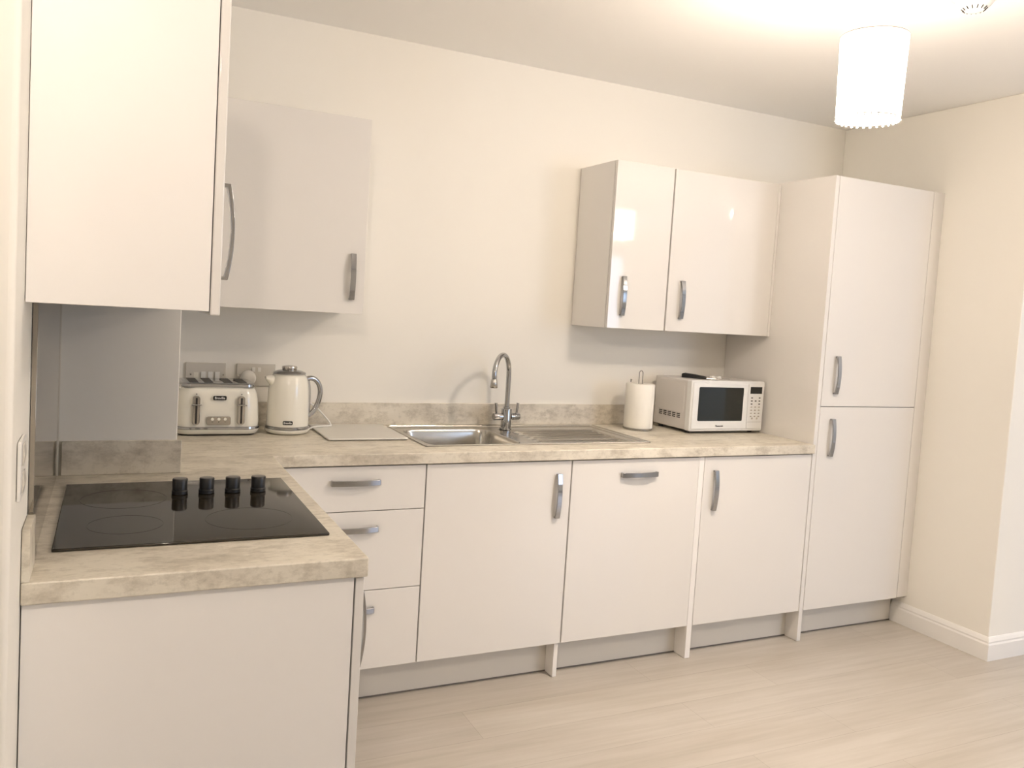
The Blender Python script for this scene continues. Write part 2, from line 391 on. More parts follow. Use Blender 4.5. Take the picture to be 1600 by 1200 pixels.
# --- wall unit in the corner above the kettle
off = (.65, -.15, 1.379)
t = thing('wall_cabinet', 'white wall cabinet above the toaster and kettle', 'cabinet', off, 'wall cabinets at the left')
carcass(t, off, PX+.003, .989, -UF+.0205, -.002, 1.379, 2.104, PANEL)
door('door', t, off, .392, .990, -UF, 1.379, 2.104, (.9415, 1.517, True))
MB(off).box(PX+.002, .389, -UF+.0006, -UF+.018, 1.379, 2.104).build('filler_strip', GLOSS, t)
# --- wall unit over the hob (faces right, its end panel faces us)
off = (.15, -1.34, 1.395)
t = thing('wall_cabinet', 'white wall cabinet hanging over the hob on the left wall', 'cabinet', off, 'wall cabinets at the left')
MB(off).box(.001, .2875, -1.809, -1.791, 1.395, 2.115).build('side_panel', PANEL, t, bevel=.0008)
MB(off).box(.001, .2865, -1.790, PY-.002, 1.397, 2.113).build('carcass', PANEL, t)
d = MB(off).box(.2895, .3065, -1.808, -1.212, 1.388, 2.113).build('door', GLOSS, t, bevel=.003, seg=4)
handle(d, off, (.3065, -1.762, 1.5415), normal=(1, 0, 0), length=.176)
d = MB(off).box(.2895, .3065, -1.209, PY-.006, 1.388, 2.113).build('door', GLOSS, t, bevel=.003, seg=4)
MB(off).box(.03, .255, -1.60, -1.02, 1.3905, 1.3965).build('extractor_grille', CHRD, t)
# --- base unit under the hob, end panel towards us
off = (.3, -1.2, 0)
t = thing('hob_base_cabinet', 'white base cabinet under the hob with a plain end panel facing the room', 'cabinet', off)
MB(off).box(.002, .5925, -1.762, -1.744, .001, .867).build('end_panel', PANEL, t, bevel=.0008)
MB(off).box(.004, .5905, -1.742, PY-.004, .15, .862).build('carcass', CARC, t)
d = MB(off).box(.5965, .6145, -1.761, -1.164, .145, .8645).build('door', GLOSS, t, bevel=.0012)
handle(d, off, (.6145, -1.700, .735), normal=(1, 0, 0))
MB(off).box(.5965, .6145, -1.161, -.665, .145, .8645).build('corner_post', GLOSS, t, bevel=.0012)
MB(off).box(.535, .551, -1.742, -.58, .001, .148).build('plinth', PLIN, t)

# ------------------------------------------------------------ hob
off = ((HX0+HX1)/2, (HY0+HY1)/2, ZT)
t = thing('hob', 'black glass ceramic hob set into the worktop at left', 'hob', off)
MB(off).box(HX0, HX1, HY0, HY1, ZT+.0005, ZT+.0065).build('glass', BLK, t, bevel=.002)
MB(off).box(.065, .545, HY0+.035, HY1-.035, ZT-.034, ZT+.0003).build('housing', DARK, t)
for cx_, cy_, rr in ((.17, -1.44, .075), (.43, -1.44, .095), (.17, -1.20, .095), (.505, -1.115, .058)):
    if cx_ > .5: continue
    mb = MB(off); a = [(rr, ZT+.0066), (rr+.0015, ZT+.0066), (rr+.0015, ZT+.0068), (rr, ZT+.0068)]
    n = 64; R_ = [[mb.v((cx_+q*math.cos(2*PI*i/n), cy_+q*math.sin(2*PI*i/n), z)) for q, z in a] for i in range(n)]
    for i in range(n):
        for k in range(4): mb.bm.faces.new((R_[i][k], R_[i][(k+1) % 4], R_[(i+1) % n][(k+1) % 4], R_[(i+1) % n][k]))
    mb.build('cooking_zone', RING, t)
for k in range(4):
    x = .2985 + .0640*k; y = -1.172
    kn = MB(off).lathe(x, y, [(.0155, ZT+.0065), (.0195, ZT+.008), (.0195, ZT+.016), (.0178, ZT+.018), (.0185, ZT+.044), (.0172, ZT+.0462)], 36).build('knob', KNOB, t, smooth=True)
    MB(off).lathe(x, y, [(.0150, ZT+.0462), (.0150, ZT+.0470), (.0140, ZT+.0472)], 30).build('knob_cap', KTOP, kn, smooth=True)

# ------------------------------------------------------------ sink
def sstep(a, b, x):
    q = max(0, min(1, (x-a)/(b-a))); return q*q*(3-2*q)
def sdrr(x, y, cx_, cy_, w, h, rad):
    dx = abs(x-cx_)-w/2+rad; dy = abs(y-cy_)-h/2+rad
    return math.hypot(max(dx, 0), max(dy, 0)) + min(max(dx, dy), 0) - rad
BX0, BX1, BY0, BY1 = 1.222, 1.605, -.508, -.135
def sink_z(x, y):
    z = ZT + .0035
    e = sdrr(x, y, (SX0+SX1)/2, (SY0+SY1)/2, SX1-SX0, SY0-SY1, .012)
    z -= .0030*sstep(-.0075, -.0038, e)                        # rolled outer edge
    z -= .0040*sstep(-.016, -.022, e)                    # deck pressed below the flat rim
    b = sdrr(x, y, (BX0+BX1)/2, (BY0+BY1)/2, BX1-BX0, BY1-BY0, .055)
    if b < .006: z -= .150*sstep(.004, -.022, b) + .004*sstep(-.022, -.17, b)
    d = sdrr(x, y, 1.905, -.300, .49, .375, .03)
    if d < .02:
        z -= .006*sstep(.006, -.012, d)
        g = sdrr(x, y, 1.915, -.300, .43, .325, .01)
        z += .0095*sstep(.0, -.035, g)*(0.5+0.5*math.cos(2*PI*(y+.300)/.052))**2.5
    return z
off = ((SX0+SX1)/2, (SY0+SY1)/2, ZT)
t = thing('sink', 'stainless steel inset sink with left bowl and grooved right drainer', 'sink', off)
def axis(a, b, step, fine):
    out = [a]
    while out[-1] < b-1e-6:
        x = out[-1]; st = step
        for lo, hi in fine:
            if lo-1e-9 <= x < hi: st = .0018
        out.append(min(b, x+st))
    return out
ax = axis(SX0, SX1, .008, [(SX0, SX0+.085), (1.555, 1.70), (2.10, SX1)])
ay = axis(SY1, SY0, .0028, [(SY1, SY1+.075), (-.185, SY0)])
mb = MB(off); V = [[mb.v((x, y, sink_z(x, y))) for y in ay] for x in ax]
for i in range(len(ax)-1):
    for j in range(len(ay)-1): mb.bm.faces.new((V[i][j], V[i+1][j], V[i+1][j+1], V[i][j+1]))
so = mb.build('basin', MSS, t, smooth=True, angle=80)
per = [(x_, y_, ZT+.0028) for x_, y_ in rrect(SX1-SX0-.003, SY0-SY1-.003, .012, 5, (SX0+SX1)/2, (SY0+SY1)/2)]
MB(off).tube(per+per[:1], .0026, 8, False).build('rim', MSS, t, smooth=True)
MB(off).lathe(1.415, -.3235, [(.044, ZT-.1508), (.044, ZT-.1485), (.040, ZT-.1475), (.018, ZT-.150), (.018, ZT-.156)], 32).build('waste', CHR, t, smooth=True)

# ------------------------------------------------------------ tap
tx, ty = 1.712, -.117
zt0 = sink_z(tx, ty) + .0002
off = (tx, ty, zt0)
t = thing('mixer_tap', 'chrome swan-neck mixer tap with two levers behind the sink', 'tap', off)
MB(off).lathe(tx, ty, [(.026, zt0), (.026, zt0+.006), (.0225, zt0+.008), (.0225, zt0+.088), (.0215, zt0+.091), (.0150, zt0+.0925), (.0150, zt0+.10)], 36).build('body', CHR, t, smooth=True)
d = Vector((-.725, -.69, 0)).normalized(); rad = .086; zc = 1.150
pts = [Vector((tx, ty, zt0+.09)), Vector((tx, ty, zt0+.13)), Vector((tx, ty, zc-.03))]
for k in range(0, 25):
    a = PI*k/24*1.03
    pts.append(Vector((tx, ty, zc)) + d*(rad*(1-math.cos(a))) + Vector((0, 0, rad*math.sin(a))))
e = pts[-1]; tdir = (pts[-1]-pts[-2]).normalized()
pts.append(e + tdir*.010)
MB(off).tube(pts, .0107, 20).build('spout', CHR, t, smooth=True)
MB(off).tube([e+tdir*.006, e+tdir*.008, e+tdir*.040, e+tdir*.042], [.011, .0125, .0165, .015], 24).build('nozzle', CHRD, t, smooth=True, angle=50)
for sgn in (-1, 1):
    zc2 = zt0+.056
    vd = Vector((1, .06, 0)).normalized()*sgn; c0 = Vector((tx, ty, zc2))
    vv = MB(off).tube([c0+vd*.021, c0+vd*.030, c0+vd*.031, c0+vd*.062, c0+vd*.064], [.0135, .0135, .0155, .0155, .014], 24).build('valve', CHR, t, smooth=True, angle=50)
    MB(off).tube([c0+vd*.050+Vector((0, 0, .012)), c0+vd*.053+Vector((0, 0, .034)), c0+vd*.055+Vector((0, 0, .060))], [.0045, .0055, .0065], 14).build('lever', CHR, vv, smooth=True)

# ------------------------------------------------------------ chopping board
tag(MB((1.03, -.21, ZT)).prism([(x, y, ZT+.003) for x, y in rrect(.308, .362, .008, 5, 1.017, -.212)], (0, 0, .006)).build('worktop_saver', BOARD, bevel=.0015),
    'pale flat chopping board lying on the worktop beside the sink', 'chopping board')
bd = bpy.data.objects['worktop_saver']
for sx in (-1, 1):
    for sy in (-1, 1):
        MB((1.03, -.21, ZT)).lathe(1.017+sx*.13, -.212+sy*.155, [(.008, ZT+.0002), (.008, ZT+.003)], 16).build('foot', WPL, bd)

# ------------------------------------------------------------ toaster
tcx, tcy = .4925, -.138; tw, td = .298, .236
off = (tcx, tcy, ZT)
t = thing('toaster', 'cream and chrome four-slot toaster beside the boxed column', 'toaster', off)
def rr_ring(w, d_, rad, z, n=7): return [(x, y, z) for x, y in rrect(w, d_, rad, n, tcx, tcy)]
MB(off).rings([rr_ring(tw-.022, td-.018, .045, ZT+.0055), rr_ring(tw-.008, td-.006, .05, ZT+.012), rr_ring(tw, td, .052, ZT+.0235)]).build('base', CREAMB, t, smooth=True, angle=50)
MB(off).rings([rr_ring(tw-.03, td-.028, .04, ZT+.0015), rr_ring(tw-.024, td-.02, .042, ZT+.0055)]).build('underside', DARK, t)
MB(off).rings([rr_ring(tw, td, .052, ZT+.0236), rr_ring(tw+.004, td+.004, .054, ZT+.026), rr_ring(tw+.003, td+.003, .054, ZT+.032), rr_ring(tw-.002, td-.002, .052, ZT+.0335)]).build('chrome_band', CHR, t, smooth=True, angle=40)
prof = [(0, .0336), (.002, .05), (-.001, .09), (-.006, .125), (-.014, .150), (-.028, .168), (-.044, .1765)]
body = MB(off).rings([rr_ring(tw-.006+a, td-.006+a*.55, .052, ZT+z) for a, z in prof]).build('body', CREAM, t, smooth=True, angle=60)
pw, pd = tw-.046, td-.028
mb = MB(off)
mb.rings([rr_ring(pw, pd, .030, ZT+.1766), rr_ring(pw+.004, pd+.004, .032, ZT+.1785), rr_ring(pw+.002, pd+.002, .031, ZT+.187), rr_ring(pw-.006, pd-.006, .028, ZT+.190)])
top = mb.build('top_plate', CHR, t, smooth=True, angle=40)
for k, dx in enumerate((-.085, -.034, .034, .085)):
    MB(off).box(tcx+dx-.0155, tcx+dx+.0155, tcy-.075, tcy+.075, ZT+.1895, ZT+.1912).build('slot', DARK, top, bevel=.0005)
yf = tcy - td/2 - .0005
for sx in (-1, 1):
    x = tcx - .001 + sx*.0775
    tr = MB(off)
    out = [(x+a, 0, ZT+b) for a, b in rrect(.0245, .104, .010, 5, 0, .094)]
    # the lever track follows the leaning front
    tr.rings([[(p[0], yf+.012, p[2]) for p in out], [(p[0], yf-.0045, p[2]) for p in out], [((p[0]-x)*.85+x, yf-.0065, p[2]) for p in out]])
    tk = tr.build('lever_track', CHRD, t, smooth=True, angle=30)
    MB(off).box(x-.0032, x+.0032, yf-.0072, yf-.0064, ZT+.047, ZT+.140).build('track_slot', DARK, tk)
    MB(off).box(x-.018, x+.018, yf-.020, yf-.0073, ZT+.1125, ZT+.1175).build('lever', CHR, tk, bevel=.002)
def badge(parent, x, y, z, w, h, txt, size, rotz=0.0, off_=None):
    o = bpy.data.objects.new('badge', None)
    mb = MB(); mb.rings([[(a, 0.003, b) for a, b in rrect(w, h, h*.25, 4)], [(a, -.0012, b) for a, b in rrect(w, h, h*.25, 4)]])
    bo = mb.build('badge', BADGE, parent, loc=(x-off_[0], y-off_[1], z-off_[2])); bo.rotation_euler = (0, 0, rotz)
    text(txt, size, 'lettering', LET, bo, (0, -.0014, 0), bold=.0002)
    return bo
badge(t, tcx+.001, yf-.0003, ZT+.139, .0455, .0155, 'Breville', .0118, 0, off)
cp = MB(off); cp.rings([[(a, yf+.004, b) for a, b in rrect(.083, .031, .007, 4, tcx-.0005, ZT+.0565)], [(a, yf-.003, b) for a, b in rrect(.083, .031, .007, 4, tcx-.0005, ZT+.0565)]])
cpo = cp.build('control_panel', CHRD, t, bevel=.001)
for k in (-1, 0, 1):
    MB(off).tube([(tcx-.0005+k*.022, yf-.0031, ZT+.063), (tcx-.0005+k*.022, yf-.0055, ZT+.063)], .0055, 20).build('button', CREAM, cpo, smooth=True)
    MB(off).tube([(tcx-.0005+k*.022, yf-.0031, ZT+.0525), (tcx-.0005+k*.022, yf-.0036, ZT+.0525)], .0016, 10).build('indicator', LETD, cpo)
for sx in (-1, 1):
    MB(off).tube([(tcx-.001+sx*.0775, yf+.004, ZT+.1525), (tcx-.001+sx*.0775, yf-.0012, ZT+.1525)], .0022, 10).build('indicator', LETD, t)

# ------------------------------------------------------------ kettle
kx, ky = .751, -.184
off = (kx, ky, ZT)
t = thing('kettle', 'cream jug kettle with chrome handle and lid beside the toaster', 'kettle', off)
MB(off).lathe(kx, ky, [(.070, ZT+.0015), (.078, ZT+.005), (.0835, ZT+.013), (.0835, ZT+.016), (.080, ZT+.0185)], 48).build('power_base', CREAMB, t, smooth=True)
MB(off).lathe(kx, ky, [(.078, ZT+.0187), (.0815, ZT+.021), (.0815, ZT+.028), (.078, ZT+.0305)], 48).build('chrome_ring', CHR, t, smooth=True)
prof = [(.0785, .0307), (.0785, .045), (.0778, .08), (.0768, .12), (.0755, .16), (.0735, .188), (.070, .204), (.0645, .218), (.059, .2255)]
body = MB(off).lathe(kx, ky, [(a, ZT+b) for a, b in prof], 56).build('body', CREAM, t, smooth=True, angle=60)
MB(off).lathe(kx, ky, [(.060, ZT+.2262), (.0625, ZT+.229), (.060, ZT+.233), (.045, ZT+.239), (.028, ZT+.2425), (.01, ZT+.244)], 48).build('lid', CHR, t, smooth=True, angle=50)
MB(off).lathe(kx, ky, [(.024, ZT+.2405), (.027, ZT+.243), (.0285, ZT+.2515), (.0265, ZT+.2555), (.012, ZT+.258)], 36).build('lid_knob', CHRD, t, smooth=True, angle=50)
# handle: chrome C on the right, with a dark inner grip against the body
hd = Vector((.985, .17, 0)).normalized(); c = Vector((kx, ky, ZT))
hp = []
for s_, z in ((.066, .205), (.085, .2095), (.103, .205), (.118, .190), (.1265, .168), (.127, .142), (.121, .116), (.110, .092), (.096, .074), (.080, .0625)):
    hp.append(c+hd*s_+Vector((0, 0, z)))
def smooth_path(P, n=5):
    out = []
    for i in range(len(P)-1):
        p0, p1, p2, p3 = P[max(i-1, 0)], P[i], P[i+1], P[min(i+2, len(P)-1)]
        for k in range(n):
            q = k/n; out.append(0.5*((2*p1)+(p2-p0)*q+(2*p0-5*p1+4*p2-p3)*q*q+(3*p1-p0-3*p2+p3)*q**3))
    return out+[P[-1]]
MB(off).tube(smooth_path(hp), .0098, 16).build('handle', CHR, t, smooth=True)
gp = [c+hd*.0765+Vector((0, 0, .200)), c+hd*.0815+Vector((0, 0, .17)), c+hd*.083+Vector((0, 0, .12)), c+hd*.0825+Vector((0, 0, .068))]
MB(off).tube(smooth_path(gp), [.006]*16, 12).build('inner_grip', CHRD, t, smooth=True)
# spout on the left
sp = Vector((-.98, -.2, 0)).normalized(); sq = Vector((-sp.y, sp.x, 0))
mb = MB(off); rg = []
for s_, hw, z0, z1 in ((.050, .026, .168, .221), (.068, .022, .176, .222), (.082, .015, .192, .220), (.093, .009, .206, .217)):
    ring = []
    for k in range(16):
        a = 2*PI*k/16; ring.append(c+sp*s_+sq*hw*math.cos(a)+Vector((0, 0, (z0+z1)/2+(z1-z0)/2*math.sin(a))))
    rg.append(ring)
mb.rings(rg).build('spout', CREAM, t, smooth=True)
ba = math.radians(-100); 
badge(t, kx-.0135, ky-.0776, ZT+.0475, .036, .0145, 'Breville', .0098, math.radians(-9), off)
# kettle flex: from the power base to the socket behind
fl = [(kx+.070, ky-.002, ZT+.007), (kx+.085, ky+.035, ZT+.0045), (kx+.120, ky+.062, ZT+.012), (kx+.178, ky+.075, ZT+.0130), (kx+.188, ky+.080, ZT+.0145), (kx+.178, ky+.094, ZT+.035), (kx+.13, ky+.112, ZT+.085), (kx+.09, ky+.118, ZT+.105), (kx+.03, ky+.125, ZT+.11), (kx-.035, ky+.128, ZT+.14)]
MB(off).tube(smooth_path([Vector(p) for p in fl]), .0033, 10).build('power_flex', CORD, t, smooth=True)
MB(off).tube([(kx+.068, ky-.002, ZT+.009), (kx+.082, ky+.006, ZT+.009)], [.007, .005], 12).build('flex_grommet', CHRD, t, smooth=True)

# ------------------------------------------------------------ switch and socket plates
def plate(name, label, cat, cx_, cz_, w=.148, h=.088):
    off = (cx_, -.001, cz_); t = thing(name, label, cat, off)
    MB(off).box(cx_-w/2, cx_+w/2, -.009, -.001, cz_-h/2, cz_+h/2).build('plate', GPL, t, bevel=.002)
    return t, off
t, off = plate('switch_plate', 'white appliance switch plate on the wall behind the toaster', 'switch', .467, 1.112)
for k in range(3):
    x = .457 + k*.026
    MB(off).prism([(x-.0085, -.0091, 1.087), (x-.0085, -.0091, 1.121), (x-.0085, -.0125, 1.121), (x-.0085, -.0155, 1.102), (x-.0085, -.0105, 1.087)], (.017, 0, 0)).build('rocker', WPL, t, bevel=.0008)
MB(off).box(.423, .440, -.0105, -.0091, 1.094, 1.118).build('indicator_window', CREAMB, t)
for x in (.412, .531): MB(off).tube([(x, -.0091, 1.110), (x, -.0105, 1.110)], .003, 12).build('screw', CHRD, t)
t, off = plate('double_socket', 'white double socket on the wall between toaster and kettle', 'socket', .655, 1.112)
for x in (.645, .667): MB(off).box(x-.006, x+.006, -.0125, -.0091, 1.125, 1.142).build('rocker', WPL, t, bevel=.0008)
MB(off).tube([(.592, -.0091, 1.110), (.592, -.0105, 1.110)], .003, 12).build('screw', CHRD, t)
def plug(x, label):
    off = (x, -.03, 1.10)
    t = thing('plug', label, 'plug', off, 'plugs in the double socket')
    MB(off).rings([[(x+a, -.0127, 1.100+b) for a, b in rrect(.060, .060, .029, 6)], [(x+a, -.030, 1.100+b) for a, b in rrect(.056, .056, .0275, 6)], [(x+a, -.037, 1.100+b) for a, b in rrect(.042, .042, .020, 6)]]).build('shell', WPL, t, smooth=True, angle=50)
    MB(off).box(x-.011, x+.011, -.0126, -.0093, 1.087, 1.112).build('pins', CHRD, t)
    P = smooth_path([Vector(p) for p in ((x+.01, -.026, 1.078), (x+.022, -.028, 1.06), (x+.0255, -.032, 1.03), (x+.018, -.04, .98), (x+.020, -.045, .925), (x+.02, -.06, .9145))])
    MB(off).tube(P, .003, 10).build('flex', CORD, t, smooth=True)
plug(.625, 'white plug in the socket, just above the toaster right end')
# cooker switch on the left wall at the worktop end
off = (.001, -1.84, 1.126)
t = thing('cooker_switch', 'white two-rocker switch plate on the left wall at the worktop end', 'switch', off)
MB(off).box(.001, .0065, -1.883, -1.797, 1.078, 1.174).build('plate', WPL, t, bevel=.0015)
for z in (1.103, 1.149):
    MB(off).prism([(.0066, -1.858, z-.017), (.0066, -1.858, z+.017), (.0080, -1.858, z+.017), (.0102, -1.858, z), (.0074, -1.858, z-.017)], (0, .036, 0)).build('rocker', GPL, t, bevel=.0005)

# ------------------------------------------------------------ kitchen roll on a holder
rx, ry = 2.372, -.168
off = (rx, ry, ZT)
t = thing('kitchen_roll_holder', 'chrome wire kitchen roll holder standing on the worktop by the microwave', 'holder', off)
MB(off).lathe(rx, ry, [(.066, ZT+.001), (.069, ZT+.003), (.069, ZT+.006), (.064, ZT+.008)], 40).build('base', CHRD, t, smooth=True, angle=40)
P = [Vector((rx-.010, ry, ZT+.008)), Vector((rx-.010, ry, ZT+.255))]
P += [Vector((rx-.010*math.cos(PI*k/10), ry, ZT+.262+.012*math.sin(PI*k/10))) for k in range(11)]
P += [Vector((rx+.010, ry, ZT+.255)), Vector((rx+.010, ry, ZT+.008))]
MB(off).tube(P, .0022, 10).build('loop', CHR, t, smooth=True)
P = [Vector((rx+.006, ry+.078, ZT+.0075)), Vector((rx+.006, ry+.088, ZT+.03)), Vector((rx+.006, ry+.088, ZT+.218)), Vector((rx+.006, ry+.086, ZT+.226))]
P = [Vector((rx+.006, ry+.058, ZT+.0065))]+P
MB(off).tube(P, [.0025, .0025, .0025, .0025, .005], 10).build('tension_arm', CHR, t, smooth=True)
off = (rx, ry, ZT+.0085)
mb = MB(off)
n = 56; rings = []
for rr, z in ((.019, .0), (.064, .0), (.0665, .004), (.067, .10), (.0665, .202), (.064, .2055), (.019, .2055)):
    rings.append([(rx+rr*math.cos(2*PI*i/n), ry+rr*math.sin(2*PI*i/n), ZT+.0085+z) for i in range(n)])
rings.append(rings[0]); mb.rings(rings, False, False)
bmesh.ops.remove_doubles(mb.bm, verts=mb.bm.verts[:], dist=1e-6)
t = mb.build('kitchen_roll', PAPER, smooth=True, angle=40); tag(t, 'full white kitchen roll standing upright beside the microwave', 'kitchen roll')
# loose last sheet at the right side
mb = MB(off); a0 = math.radians(-62); pr = []
for k in range(12):
    a = math.radians(-70+ k*4.5); rr = .0675 + .0000*k; pr.append((rx+rr*math.cos(a), ry+rr*math.sin(a)))
dx_, dy_ = .0675*math.cos(math.radians(-20)), .0675*math.sin(math.radians(-20))
for k in range(1, 5):
    pr.append((rx+dx_+.003*k, ry+dy_+.007*k))
th = .0006
vi = [[mb.v((x, y, z)) for x, y in pr] for z in (ZT+.010, ZT+.212)]
vo = [[mb.v((x+th, y-th, z)) for x, y in pr] for z in (ZT+.010, ZT+.212)]
for i in range(len(pr)-1):
    mb.bm.faces.new((vi[0][i], vi[0][i+1], vi[1][i+1], vi[1][i])); mb.bm.faces.new((vo[0][i], vo[1][i], vo[1][i+1], vo[0][i+1]))
    mb.bm.faces.new((vi[1][i], vi[1][i+1], vo[1][i+1], vo[1][i])); mb.bm.faces.new((vi[0][i], vo[0][i], vo[0][i+1], vi[0][i+1]))
mb.bm.faces.new((vi[0][0], vi[1][0], vo[1][0], vo[0][0])); mb.bm.faces.new((vi[0][-1], vo[0][-1], vo[1][-1], vi[1][-1]))
mb.build('loose_sheet', PAPER, t, smooth=True)

# ------------------------------------------------------------ microwave
mx0, mx1, my0, my1, mz0, mz1 = 2.543, 2.978, -.330, -.045, .9225, 1.160
off = ((mx0+mx1)/2, (my0+my1)/2, ZT)
t = thing('microwave', 'white microwave oven with dark window at the right end of the worktop', 'microwave', off)
MB(off).box(mx0+.004, mx1-.004, my0+.034, my1, mz0+.002, mz1-.003).build('casing', MWS, t, bevel=.005)
# front surround, with recessed door and control panel
mb = MB(off); o_ = [(a, b) for a, b in rrect(mx1-mx0, mz1-mz0, .010, 5, (mx0+mx1)/2, (mz0+mz1)/2)]
mb.rings([[(a, my0+.033, b) for a, b in o_], [(a, my0+.004, b) for a, b in o_],
          [(a, my0, b) for a, b in rrect(mx1-mx0-.008, mz1-mz0-.008, .008, 5, (mx0+mx1)/2, (mz0+mz1)/2)]])
fr = mb.build('front_surround', MWF, t, smooth=True, angle=40)
dxr = mx0 + .332                                                # right edge of the door
dr = MB(off).box(mx0+.009, dxr, my0-.004, my0-.0002, mz0+.012, mz1-.012).build('door', MWF, t, bevel=.002)
MB(off).rings([[(a, my0-.0041, b) for a, b in rrect(.262, .158, .006, 4, mx0+.172, mz0+.128)], [(a, my0-.0052, b) for a, b in rrect(.262, .158, .006, 4, mx0+.172, mz0+.128)]]).build('window', MWG, dr)
text('Panasonic', .0115, 'brand_lettering', LETD, dr, (mx0+.172-off[0], my0-.0044-off[1], mz0+.0255-off[2]), bold=.00045)
cp = MB(off).box(dxr+.002, mx1-.009, my0-.004, my0-.0002, mz0+.012, mz1-.012).build('control_panel', MWF, t, bevel=.002)
MB(off).box(dxr+.012, mx1-.020, my0-.0048, my0-.0041, mz1-.058, mz1-.026).build('display', MWG, cp)
cxp = (dxr+mx1-.009)/2+.001
for rw in range(7):
    z = mz1-.078 - rw*.0148
    for cl in range(3):
        if rw < 3 and cl == 1 and rw != 1: continue
        w_ = .0065 if rw > 2 else .0050
        MB(off).box(cxp+(cl-1)*.0235-w_, cxp+(cl-1)*.0235+w_, my0-.0046, my0-.0041, z-.0030, z+.0030).build('key_symbol', GPL if rw > 2 else LETD, cp)
        if rw > 2: text('123456789000'[(rw-3)*3+cl] if (rw-3)*3+cl != 9 else '0', .0075, 'key_digit', LETD, cp, (cxp+(cl-1)*.0235-off[0], my0-.0050-off[1], z-off[2]), bold=.0003)
for cl in (-.6, .6):
    MB(off).tube([(cxp+cl*.025, my0-.0041, mz0+.061), (cxp+cl*.025, my0-.0050, mz0+.061)], .006, 16).build('button', GPL, cp)
    text('◊' if cl < 0 else 'I', .009, 'button_symbol', LETD, cp, (cxp+cl*.025-off[0], my0-.0054-off[1], mz0+.061-off[2]))
MB(off).box(dxr+.006, mx1-.013, my0-.0046, my0-.0041, mz0+.044, mz0+.0448).build('panel_line', LETD, cp)
vs = MB(off)
for c_ in range(5):
    for r_ in range(7):
        y0 = my0+.078+c_*.0345; z0 = mz0+.052+r_*.0083
        vs.box(mx0+.0030, mx0+.0045, y0, y0+.024, z0, z0+.0042)
vo_ = vs.build('side_vents', DARK, t)
MB(off).rings([[(mx0+.0041, a, b) for a, b in rrect(.205, .150, .02, 5, my0+.155, mz0+.150)], [(mx0+.0026, a, b) for a, b in rrect(.199, .144, .018, 5, my0+.155, mz0+.150)]]).build('side_pressing', MWS, t)
for x in (mx0+.03, mx1-.03):
    for y in (my0+.05, my1-.03):
        MB(off).lathe(x, y, [(.010, ZT+.0008), (.012, mz0+.0025)], 18).build('foot', DARK, t)

# utensil lying on the microwave
uz = mz1 - .003
off = (2.70, -.20, uz)
t = thing('kitchen_knife', 'black-handled utensil lying flat on top of the microwave', 'utensil', off)
a = Vector((2.628, -.145, uz+.0115)); b = Vector((2.700, -.235, uz+.0095)); dr_ = (b-a).normalized(); sd = Vector((-dr_.y, dr_.x, 0))
mb = MB(off); rg = []
for q, wd, h in ((0, .020, .018), (.08, .024, .021), (.5, .020, .018), (.9, .015, .013), (1, .012, .010)):
    p = a.lerp(b, q); p.z = uz+.0008+h/2
    rg.append([p+sd*wd*x+Vector((0, 0, h/2*z)) for x, z in ((-1, -1), (1, -1), (1, .6), (.75, 1), (-.75, 1), (-1, .6))])
mb.rings(rg).build('handle', KNOB, t, bevel=.001)
b0 = b.copy(); b0.z = uz+.004
MB(off).tube([b0, b0+dr_*.05+Vector((.02, 0, 0)), b0+dr_*.075+Vector((.05, .01, 0))], [.004, .0035, .003], 8).build('blade_shank', CHRD, t, smooth=True)
for k in range(2):
    off = (2.79+k*.036, -.17, uz)
    tag(MB(off).rings([[(off[0]+x_, off[1]+y_, uz+.0005) for x_, y_ in rrect(.026, .030, .008)], [(off[0]+x_*.8, off[1]+y_*.8, uz+.011) for x_, y_ in rrect(.026, .030, .008)]]).build('cap', WPL, smooth=True, angle=40),
        ('small white cap on the microwave nearest the black utensil', 'small white cap on the microwave farther from the black utensil')[k], 'cap', 'small white caps on the microwave')

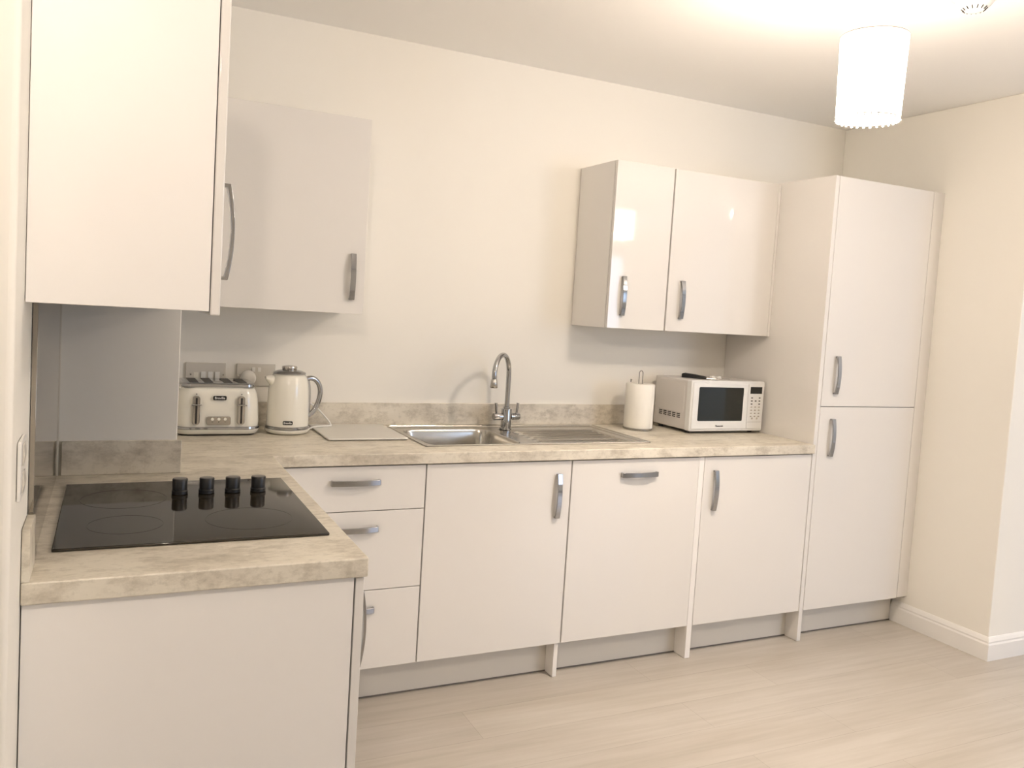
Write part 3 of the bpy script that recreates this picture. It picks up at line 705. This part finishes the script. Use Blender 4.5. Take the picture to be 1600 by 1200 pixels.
# ------------------------------------------------------------ pendants
def pendant(x, y, zc_, label, shade_mat):
    off = (x, y, ZC); t = thing('pendant_lamp', label, 'lamp', off, 'drum pendant lamps')
    R0, R1, z0, z1 = .089, .0945, zc_-.119, zc_+.119
    n = 48
    m2 = MB(off)
    m2.rings([[(x+rr*math.cos(2*PI*i/n), y+rr*math.sin(2*PI*i/n), z) for i in range(n)] for rr, z in ((R0, z0), (R1, z1))], False, False)
    m2.build('shade', shade_mat, t, smooth=True, angle=40)
    l = bpy.data.lights.new('pendant_bulb_light', 'POINT'); l.energy = P_INNER; l.shadow_soft_size = .036; l.color = LAMP
    lo = bpy.data.objects.new('pendant_bulb_light', l); lo.location = (x, y, zc_-.065); C.objects.link(lo)
    for rr, z in ((R0+.001, z0-.001), (R1, z1)):
        MB(off).tube([(x+rr*math.cos(2*PI*i/48), y+rr*math.sin(2*PI*i/48), z) for i in range(49)], .0018, 6, False).build('rim_wire', CHRD, t, smooth=True)
    mb = MB(off)
    for i in range(30):
        a_ = 2*PI*i/30; cx_, cy2 = x+R0*math.cos(a_), y+R0*math.sin(a_)
        mb.lathe(cx_, cy2, [(.001, z0-.0085), (.004, z0-.006), (.004, z0-.005), (.001, z0-.0025)], 8)
    mb.build('bead_fringe', BEAD, t, smooth=True)
    mb = MB(off)
    for k in range(3):
        a_ = 2*PI*k/3+.4; mb.tube([(x+.012*math.cos(a_), y+.012*math.sin(a_), z1-.01), (x+(R1-.001)*math.cos(a_), y+(R1-.001)*math.sin(a_), z1-.001)], .0015, 6)
    mb.build('spider', CHRD, t)
    MB(off).lathe(x, y, [(.020, z1-.0155), (.056, z1-.0155), (.056, z1-.013), (.020, z1-.013)], 30).build('glow_baffle', WPL, t)  # added opaque ring, unseen; holds the bulb's light back from the ceiling above
    MB(off).lathe(x, y, [(.008, z1+.045), (.012, z1+.04), (.019, z1+.022), (.0195, z1-.02), (.016, z1-.055)], 24).build('lamp_holder', WPL, t, smooth=True, angle=50)
    MB(off).tube([(x, y, z1+.04), (x, y, ZC-.02)], .0045, 10).build('flex', CORD, t, smooth=True)
    MB(off).tube([(x+.0045, y, z1+.108), (x+.022, y-.004, z1+.110)], .0055, 10).build('flex_tie', CORD, t, smooth=True)
    MB(off).lathe(x, y, [(.012, ZC-.03), (.03, ZC-.024), (.037, ZC-.008), (.037, ZC-.0005)], 30).build('ceiling_rose', WPL, t, smooth=True, angle=50)
    MB(off).lathe(x, y, [(.012, z1-.056), (.014, zc_+.03), (.028, zc_-.05), (.030, zc_-.085), (.022, z0+.006), (.006, z0-.004)], 24).build('bulb', LBULB, t, smooth=True)
    return t
pendant(2.140, -1.560, 2.177, 'glowing white drum pendant lamp hanging in front of the right-hand wall cabinets', SHADE)
pendant(3.90, -3.05, 2.177, 'second drum pendant lamp, seen only as a reflection in the narrow wall cabinet', SHADE2)
def ceiling_spot(x, y, z, label):
    off = (x, y, ZC); t = thing('ceiling_spot', label, 'lamp', off)
    MB(off).lathe(x, y, [(.030, z+.035), (.034, z+.04), (.034, ZC-.0005)], 30).build('fitting', WPL, t, smooth=True, angle=40)
    MB(off).lathe(x, y, [(.004, z-.030), (.02, z-.024), (.030, z), (.024, z+.022), (.014, z+.034)], 24).build('bulb', BULBS, t, smooth=True)
ceiling_spot(5.20, -3.20, 2.41, 'small ceiling spot, reflected as the upper glint in the wide wall cabinet')
bx, by, bz = .037, -3.06, 2.212
off = (bx, by, ZC); t = thing('bare_bulb_pendant', 'bare hanging bulb, reflected as the glint in the tall unit side', 'lamp', off)
MB(off).lathe(bx, by, [(.004, bz-.034), (.02, bz-.028), (.030, bz-.006), (.027, bz+.014), (.014, bz+.034)], 16).build('bulb', BULB, t, smooth=True)
MB(off).lathe(bx, by, [(.018, bz+.0345), (.02, bz+.04), (.018, bz+.085), (.008, bz+.095)], 20).build('lamp_holder', WPL, t, smooth=True, angle=50)
MB(off).tube([(bx, by, bz+.09), (bx, by, ZC-.02)], .004, 10).build('flex', CORD, t, smooth=True)
MB(off).lathe(bx, by, [(.012, ZC-.03), (.03, ZC-.024), (.037, ZC-.008), (.037, ZC-.0005)], 30).build('ceiling_rose', WPL, t, smooth=True, angle=50)

# ------------------------------------------------------------ smoke alarm
sx, sy = 2.560, -1.560
off = (sx, sy, ZC)
t = thing('smoke_alarm', 'round white smoke alarm on the ceiling at top right', 'smoke alarm', off)
MB(off).lathe(sx, sy, [(.060, ZC-.018), (.068, ZC-.015), (.068, ZC-.0005)], 40).build('base', GPL, t, smooth=True, angle=40)
MB(off).lathe(sx, sy, [(.012, ZC-.056), (.026, ZC-.054), (.034, ZC-.047), (.047, ZC-.038), (.056, ZC-.026), (.056, ZC-.0181)], 40).build('cover', WPL, t, smooth=True, angle=50)
mb = MB(off)
for k in range(14):
    a_ = 2*PI*k/14; dv = Vector((math.cos(a_), math.sin(a_), 0)); c = Vector((sx, sy, 0))
    mb.tube([c+dv*.0285+Vector((0, 0, ZC-.0535)), c+dv*.037+Vector((0, 0, ZC-.0462))], .0016, 6)
mb.build('vent_slots', DARK, t)
